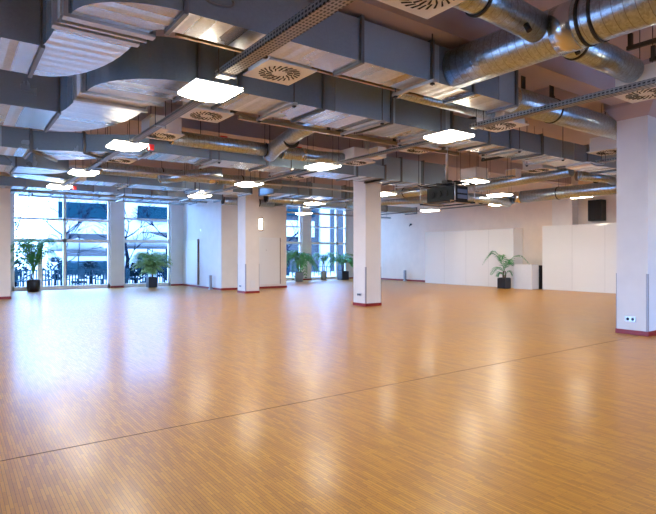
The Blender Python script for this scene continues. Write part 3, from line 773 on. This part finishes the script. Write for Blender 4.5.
def palm(x, y, lb, pot='potblack', potr=.24, poth=.45, square=False, nf=10, L=.9, rise=.9, droop=.6, trunk=.5, leaf='leaf', nl=16, lw=.03, ll=.34, spec=None, cat='potted palm', seed=1, name='potted_palm', rv=.55):
    random.seed(seed)
    r = thing(name, lb, cat, (x, y, 0), 'potted palms around the hall')
    if square: pm = MB().box(x-potr, x+potr, y-potr, y+potr, 0, poth).build('pot', pot, r, .012); MB().box(x-potr*.86, x+potr*.86, y-potr*.86, y+potr*.86, poth, poth+.015).build('soil', 'soil', r)
    else:
        MB().lathe([(potr*.82,0),(potr*.9,poth*.3),(potr,poth*.97),(potr*.98,poth),(potr*.9,poth)], (x,y,0), 28).build('pot', pot, r)
        MB().lathe([(potr*.88,poth-.005),(potr*.6,poth+.02),(.01,poth+.03)], (x,y,0), 20).build('soil', 'soil', r)
    if trunk > 0:
        for k in range(3 if trunk > .3 else 1):
            a = k*2.1+seed; bx, by = x+.05*math.cos(a), y+.05*math.sin(a)
            MB().tube([(bx,by,poth-.02),(bx+.02*math.cos(a),by+.02*math.sin(a),poth+trunk*.5),(x+.04*math.cos(a),y+.04*math.sin(a),poth+trunk)], [.035,.028,.02], 8).build('trunk', 'trunk', r)
    specs = spec or [(2*PI*k/nf + random.uniform(-.25,.25), L*random.uniform(.75,1.1), rise*random.uniform(rv,1.1), droop*random.uniform(.6,1.3), trunk*random.uniform(.5,1.)) for k in range(nf)]
    for az, l_, ri, dr, tz in specs:
        frond((x, y, poth+tz), az, l_, ri, dr, nl, lw, ll).build('frond', leaf, r)
    return r
palm(2.76, 24.5, 'feathery palm in a round black pot at the far left window', potr=.27, poth=.48, nf=38, L=1.0, rise=1.7, droop=.6, trunk=.3, seed=3, nl=18, lw=.028, ll=.36)
palm(7.58, 24.5, 'pale green bushy plant in a black cube pot in front of the second left window', square=True, potr=.2, poth=.47, nf=60, L=.95, rise=1.0, rv=.25, droop=.3, trunk=.3, leaf='leafpale', seed=5, nl=14, lw=.045, ll=.30)
palm(16.0, 24.95, 'tall palm in a grey pot in front of the white pillar by the far windows', pot='potgrey', potr=.25, poth=.52, nf=18, L=1.3, rise=.85, droop=1.1, trunk=.8, seed=8, nl=16, lw=.065, ll=.42)
palm(19.25, 25.1, 'palm in a black cube pot at the right end of the far windows', square=True, potr=.25, poth=.52, nf=15, L=1.2, rise=.7, droop=.75, trunk=.75, seed=9, nl=15, lw=.055, ll=.38)
palm(18.2, 25.65, 'palm in a blue grey pot against the glass, left of the black cube pot palm', pot='potgrey', potr=.2, poth=.5, nf=9, L=.8, rise=.8, droop=.5, trunk=.6, seed=11, nl=13, lw=.045, ll=.33)
u = math.atan2(-.585, .811)   # towards the right of the hall as seen on entering
palm(20.12, 14.38, 'small palm with arching fronds in a black cube pot by the long glossy partition', square=True, potr=.21, poth=.47, trunk=.32, seed=14, nl=16, lw=.035, ll=.30,
     spec=[(u+PI, .95, 1.05, .75, .35), (u-.1, 1.15, .95, .75, .35), (u+PI-.5, .75, 1.15, .55, .3), (u+.6, .8, .6, .6, .3), (u+PI+.5, .8, .45, .45, .2), (u-1.2, .55, .7, .4, .3), (u+1.6, .5, .9, .4, .3), (u-.5, .35, .35, .25, .05), (u+PI+.2,.35,.3,.25,.05)])

# ------------------------------------------------------------------ outside, seen through the windows
M['snow'] = mat('pale_terrace', (.22,.22,.23), .8)
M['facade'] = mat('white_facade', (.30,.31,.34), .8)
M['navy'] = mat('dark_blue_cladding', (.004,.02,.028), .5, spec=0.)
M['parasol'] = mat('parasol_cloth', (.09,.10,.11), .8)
M['bark'] = mat('bare_bark', (.008,.012,.02), .9, spec=0.)
M['mesh'] = mat('blue_grey_furniture', (.018,.045,.06), .6, spec=0.)
M['bush'] = leafmat('dark_shrub', (.006,.022,.035), (.02,.05,.065))
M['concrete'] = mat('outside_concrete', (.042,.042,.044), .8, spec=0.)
o = MB().box(-60, 70, -60, 75, -.45, -.21).build('ground', 'snow'); o['kind'] = 'structure'
def facade(lb, x0, x1, y, z1, bands, m='facade', wins=()):
    r = thing('building', lb, 'building', ((x0+x1)/2, y, -.15))
    MB().box(x0, x1, y, y+6, -.15, z1).build('building_wall', m, r)
    for a, b, c, d in bands: MB().box(a, b, y-.25, y, c, d).build('window_band', 'navy', r)
    for a, b, c, d in wins: MB().box(a, b, y-.06, y, c, d).build('facade_window', 'concrete', r)
    return r
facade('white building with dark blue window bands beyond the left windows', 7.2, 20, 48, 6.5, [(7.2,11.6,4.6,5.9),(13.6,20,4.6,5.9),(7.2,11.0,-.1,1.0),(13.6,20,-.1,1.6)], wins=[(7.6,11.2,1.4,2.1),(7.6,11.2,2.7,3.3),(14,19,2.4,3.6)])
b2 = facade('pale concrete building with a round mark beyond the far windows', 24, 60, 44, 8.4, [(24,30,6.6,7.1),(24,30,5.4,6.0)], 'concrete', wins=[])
MB().box(24, 29.8, 43.6, 43.99, 3.3, 4.9).build('sign_board', 'facade', b2)
pts = [(28.3+.36*math.cos(t*PI/12), 43.57, 4.15+.45*math.sin(t*PI/12)) for t in range(25)]
MB().tube(pts, .05, 6, False).build('ring_mark', 'mesh', b2)
MB().box(30.6,31.8,43.7,43.99,-.15,8.0).build('column', 'facade', b2)
MB().box(28.28,28.34,43.55,43.59,3.9,4.4).build('ring_mark', 'mesh', b2)
def parasol(x, y, lb, r_=2.1, z=2.05, h=.75):
    o = thing('parasol', lb, 'parasol', (x, y, -.15))
    MB().lathe([(r_, z-.18),(r_*1.0, z),(r_*.5, z+h*.62),(.06, z+h),(.02,z+h+.05)], (x,y,0), 8).build('canopy', 'parasol', o)
    MB().tube([(x,y,-.15),(x,y,z)], .035, 10).build('pole', 'mesh', o)
    MB().box(x-.35,x+.35,y-.35,y+.35,-.15,-.03).build('parasol_base', 'concrete', o)
parasol(9.25, 30.6, 'open white parasol on the terrace outside the second left window')
parasol(6.1, 33.5, 'open white parasol outside the middle pane of the left windows', 1.5, 1.9, .6)
def tree(x, y, h, lb, seed, bush=False):
    random.seed(seed)
    r = thing('bare_tree', lb, 'tree', (x, y, -.15), 'bare trees outside the windows')
    MB().tube([(x,y,-.15),(x+.1,y,h*.3),(x-.05,y+.1,h*.55)], [.14,.10,.06], 8).build('trunk', 'bark', r)
    m = MB()
    def br(p, d, l, rad, k):
        e_ = p + d*l; mid = p + d*l*.5 + Vector((random.uniform(-.06,.06),0,random.uniform(-.05,.05)))*l
        m.tube([p, mid, e_], [rad, rad*.8, rad*.55], 4)
        if k:
            for _ in range(3):
                nd = (d + Vector((random.uniform(-.9,.9), random.uniform(-.6,.6), random.uniform(-.35,.6)))).normalized()
                br(e_, nd, l*random.uniform(.55,.8), rad*.6, k-1)
    for i in range(7):
        t = .22+.11*i; a = random.uniform(0, 2*PI)
        br(Vector((x, y, h*min(t,.55))), Vector((math.cos(a), math.sin(a)*.5, .75)).normalized(), h*.22, .035, 3)
    m.build('branches', 'bark', r)
tree(4.9, 31.0, 4.6, 'bare tree seen in the middle of the left windows', 2)
tree(2.5, 33.0, 4.2, 'bare tree seen through the glass door pane on the far left', 4)
tree(7.6, 29.0, 4.4, 'bare tree left of the open parasol', 6)
tree(11.3, 33.5, 4.8, 'bare tree to the right behind the open parasol', 9)
tree(22.0, 36.0, 4.6, 'bare tree outside the far windows behind the palms', 12)
random.seed(5)
def shrub(x, y, r0, h, lb):
    o = thing('dark_shrub', lb, 'shrub', (x, y, -.15), 'dark shrubs outside'); m = MB()
    for k in range(260):
        a = random.uniform(0, 2*PI); t = random.random(); rr = r0*math.sin(PI*(.15+.8*t))*random.uniform(.5,1)
        p = Vector((x+rr*math.cos(a), y+rr*math.sin(a), .1+h*t)); d = Vector((math.cos(a), math.sin(a), .6)).normalized()*.22
        w = Vector((-math.sin(a), math.cos(a), 0))*.05
        m.add([p-w, p+w, p+d*.6+w, p+d, p+d*.6-w], [(0,1,2,3,4)])
    m.build('foliage', 'bush', o); MB().tube([(x,y,-.15),(x,y,h*.6)], .07, 8).build('trunk', 'bark', o)
shrub(3.1, 37.5, .8, 3.5, 'dark evergreen shrub seen through the upper far left pane')
shrub(1.9, 30.0, .55, 1.0, 'low dark shrub outside the glass door')
shrub(8.2, 29.4, .6, .9, 'low dark shrub outside the second left window')
shrub(2.7, 31.3, .9, 1.1, 'low dark shrub behind the glass door mullion')
shrub(4.6, 31.6, .9, 1.2, 'low dark shrub behind the terrace chairs, left of the wide pane centre')
shrub(6.5, 32.2, .8, 1.0, 'low dark shrub right of the wide pane centre behind the railing')
shrub(10.6, 31.8, .9, 1.3, 'low dark shrub right of the open parasol pole')
def chair(name='terrace_chair'):
    r = thing(name, 'x', 'chair', (0,0,-.15), 'blue grey terrace chairs outside the windows')
    MB().box(-.22,.22,-.22,.22,.28,.32).build('seat', 'mesh', r)
    bk = MB()
    for k in range(5): bk.box(-.21+k*.09, -.17+k*.09, .20, .23, .32, .78)
    bk.box(-.22,.22,.20,.23,.74,.80); bk.build('backrest', 'mesh', r)
    for sx in (-1,1):
        for sy in (-1,1): MB().box(sx*.2-.018, sx*.2+.018, sy*.2-.018, sy*.2+.018, -.15, .28).build('leg', 'mesh', r)
    return r
c0 = chair(); spots = []
for i, x in enumerate([2.6,3.5,4.3,5.2,6.0,6.9,7.7,8.6,9.5,10.4]):
    spots.append((x+.1*((i*7)%3), 27.6 + .35*((i*5)%4)))
names = ['first from the left','second from the left','third from the left','fourth from the left','fifth from the left','sixth from the left','seventh from the left','eighth from the left','ninth from the left','last one to the right']
for i, (x, y) in enumerate(spots):
    lb = 'blue grey terrace chair outside the left windows, '+names[i]
    if i == 0: c0.location = (x, y, -.15); c0['label'] = lb; c0.rotation_euler.z = .4
    else: k = dup(c0, (x, y, -.15), lb); k.rotation_euler.z = (i*1.3) % 6
def railing(x0, x1, y, lb, z1=.95, step=.14):
    r = thing('terrace_railing', lb, 'railing', ((x0+x1)/2, y, -.15), 'terrace railings')
    MB().box(x0, x1, y-.03, y+.03, z1-.05, z1).build('top_rail', 'mesh', r)
    m = MB()
    for x in seq(x0, x1, step): m.box(x-.025, x+.025, y-.02, y+.02, -.15, z1-.05)
    m.build('balusters', 'mesh', r)
railing(2.0, 14.0, 30.2, 'blue grey slatted fence beyond the chairs outside the left windows', .75)
railing(16, 30, 34.0, 'pale slatted fence beyond the far windows', .6, .4)

# ------------------------------------------------------------------ light, world, camera
w = bpy.data.worlds.new('World'); bpy.context.scene.world = w; w.use_nodes = True
bg = w.node_tree.nodes['Background']; bg.inputs[0].default_value = (.27,.50,1,1); bg.inputs[1].default_value = 7.8
def portal(x0, x1, y, z1):
    l = bpy.data.lights.new('portal', 'AREA'); l.shape = 'RECTANGLE'; l.size = x1-x0; l.size_y = z1-.1
    l.cycles.is_portal = True
    o = bpy.data.objects.new('window_portal', l); C.objects.link(o); o.location = ((x0+x1)/2, y+.2, (z1+.1)/2)
    o.rotation_euler = (-PI/2, 0, 0)
portal(2.08, 5.93, YW1, Z1); portal(6.5, 8.72, YW1, Z1); portal(12.6, 16.95, YW2, Z1); portal(17.6, 20.35, YW2, Z1)
for loc, rot, sx, sy in (((8.5, YB-.2, 1.25), (PI/2, 0, 0), 9, 2.4), ((XL-.2, 10, 1.5), (PI/2, 0, -PI/2), 10, 2.9)):
    l = bpy.data.lights.new('portal', 'AREA'); l.shape = 'RECTANGLE'; l.size = sx; l.size_y = sy; l.cycles.is_portal = True
    o = bpy.data.objects.new('window_portal', l); C.objects.link(o); o.location = loc; o.rotation_euler = rot

cam = bpy.data.cameras.new('camera'); co = bpy.data.objects.new('camera', cam); C.objects.link(co)
cam.sensor_fit = 'HORIZONTAL'; cam.sensor_width = 36; cam.lens = 522.8/656*36; cam.shift_y = -2.0/656
cam.clip_end = 300
co.location = (0,0,1.5); co.rotation_euler = (PI/2, 0, -math.radians(35.83))
sc = bpy.context.scene; sc.camera = co
sc.view_settings.view_transform = 'Standard'; sc.view_settings.look = 'None'; sc.view_settings.gamma = 1; sc.view_settings.use_curve_mapping = False
sc.view_settings.exposure = 1.6
sc.cycles.max_bounces = 8; sc.cycles.diffuse_bounces = 5; sc.cycles.glossy_bounces = 5; sc.cycles.transparent_max_bounces = 12
sc.cycles.sample_clamp_indirect = 6
sc.cycles.caustics_reflective = True
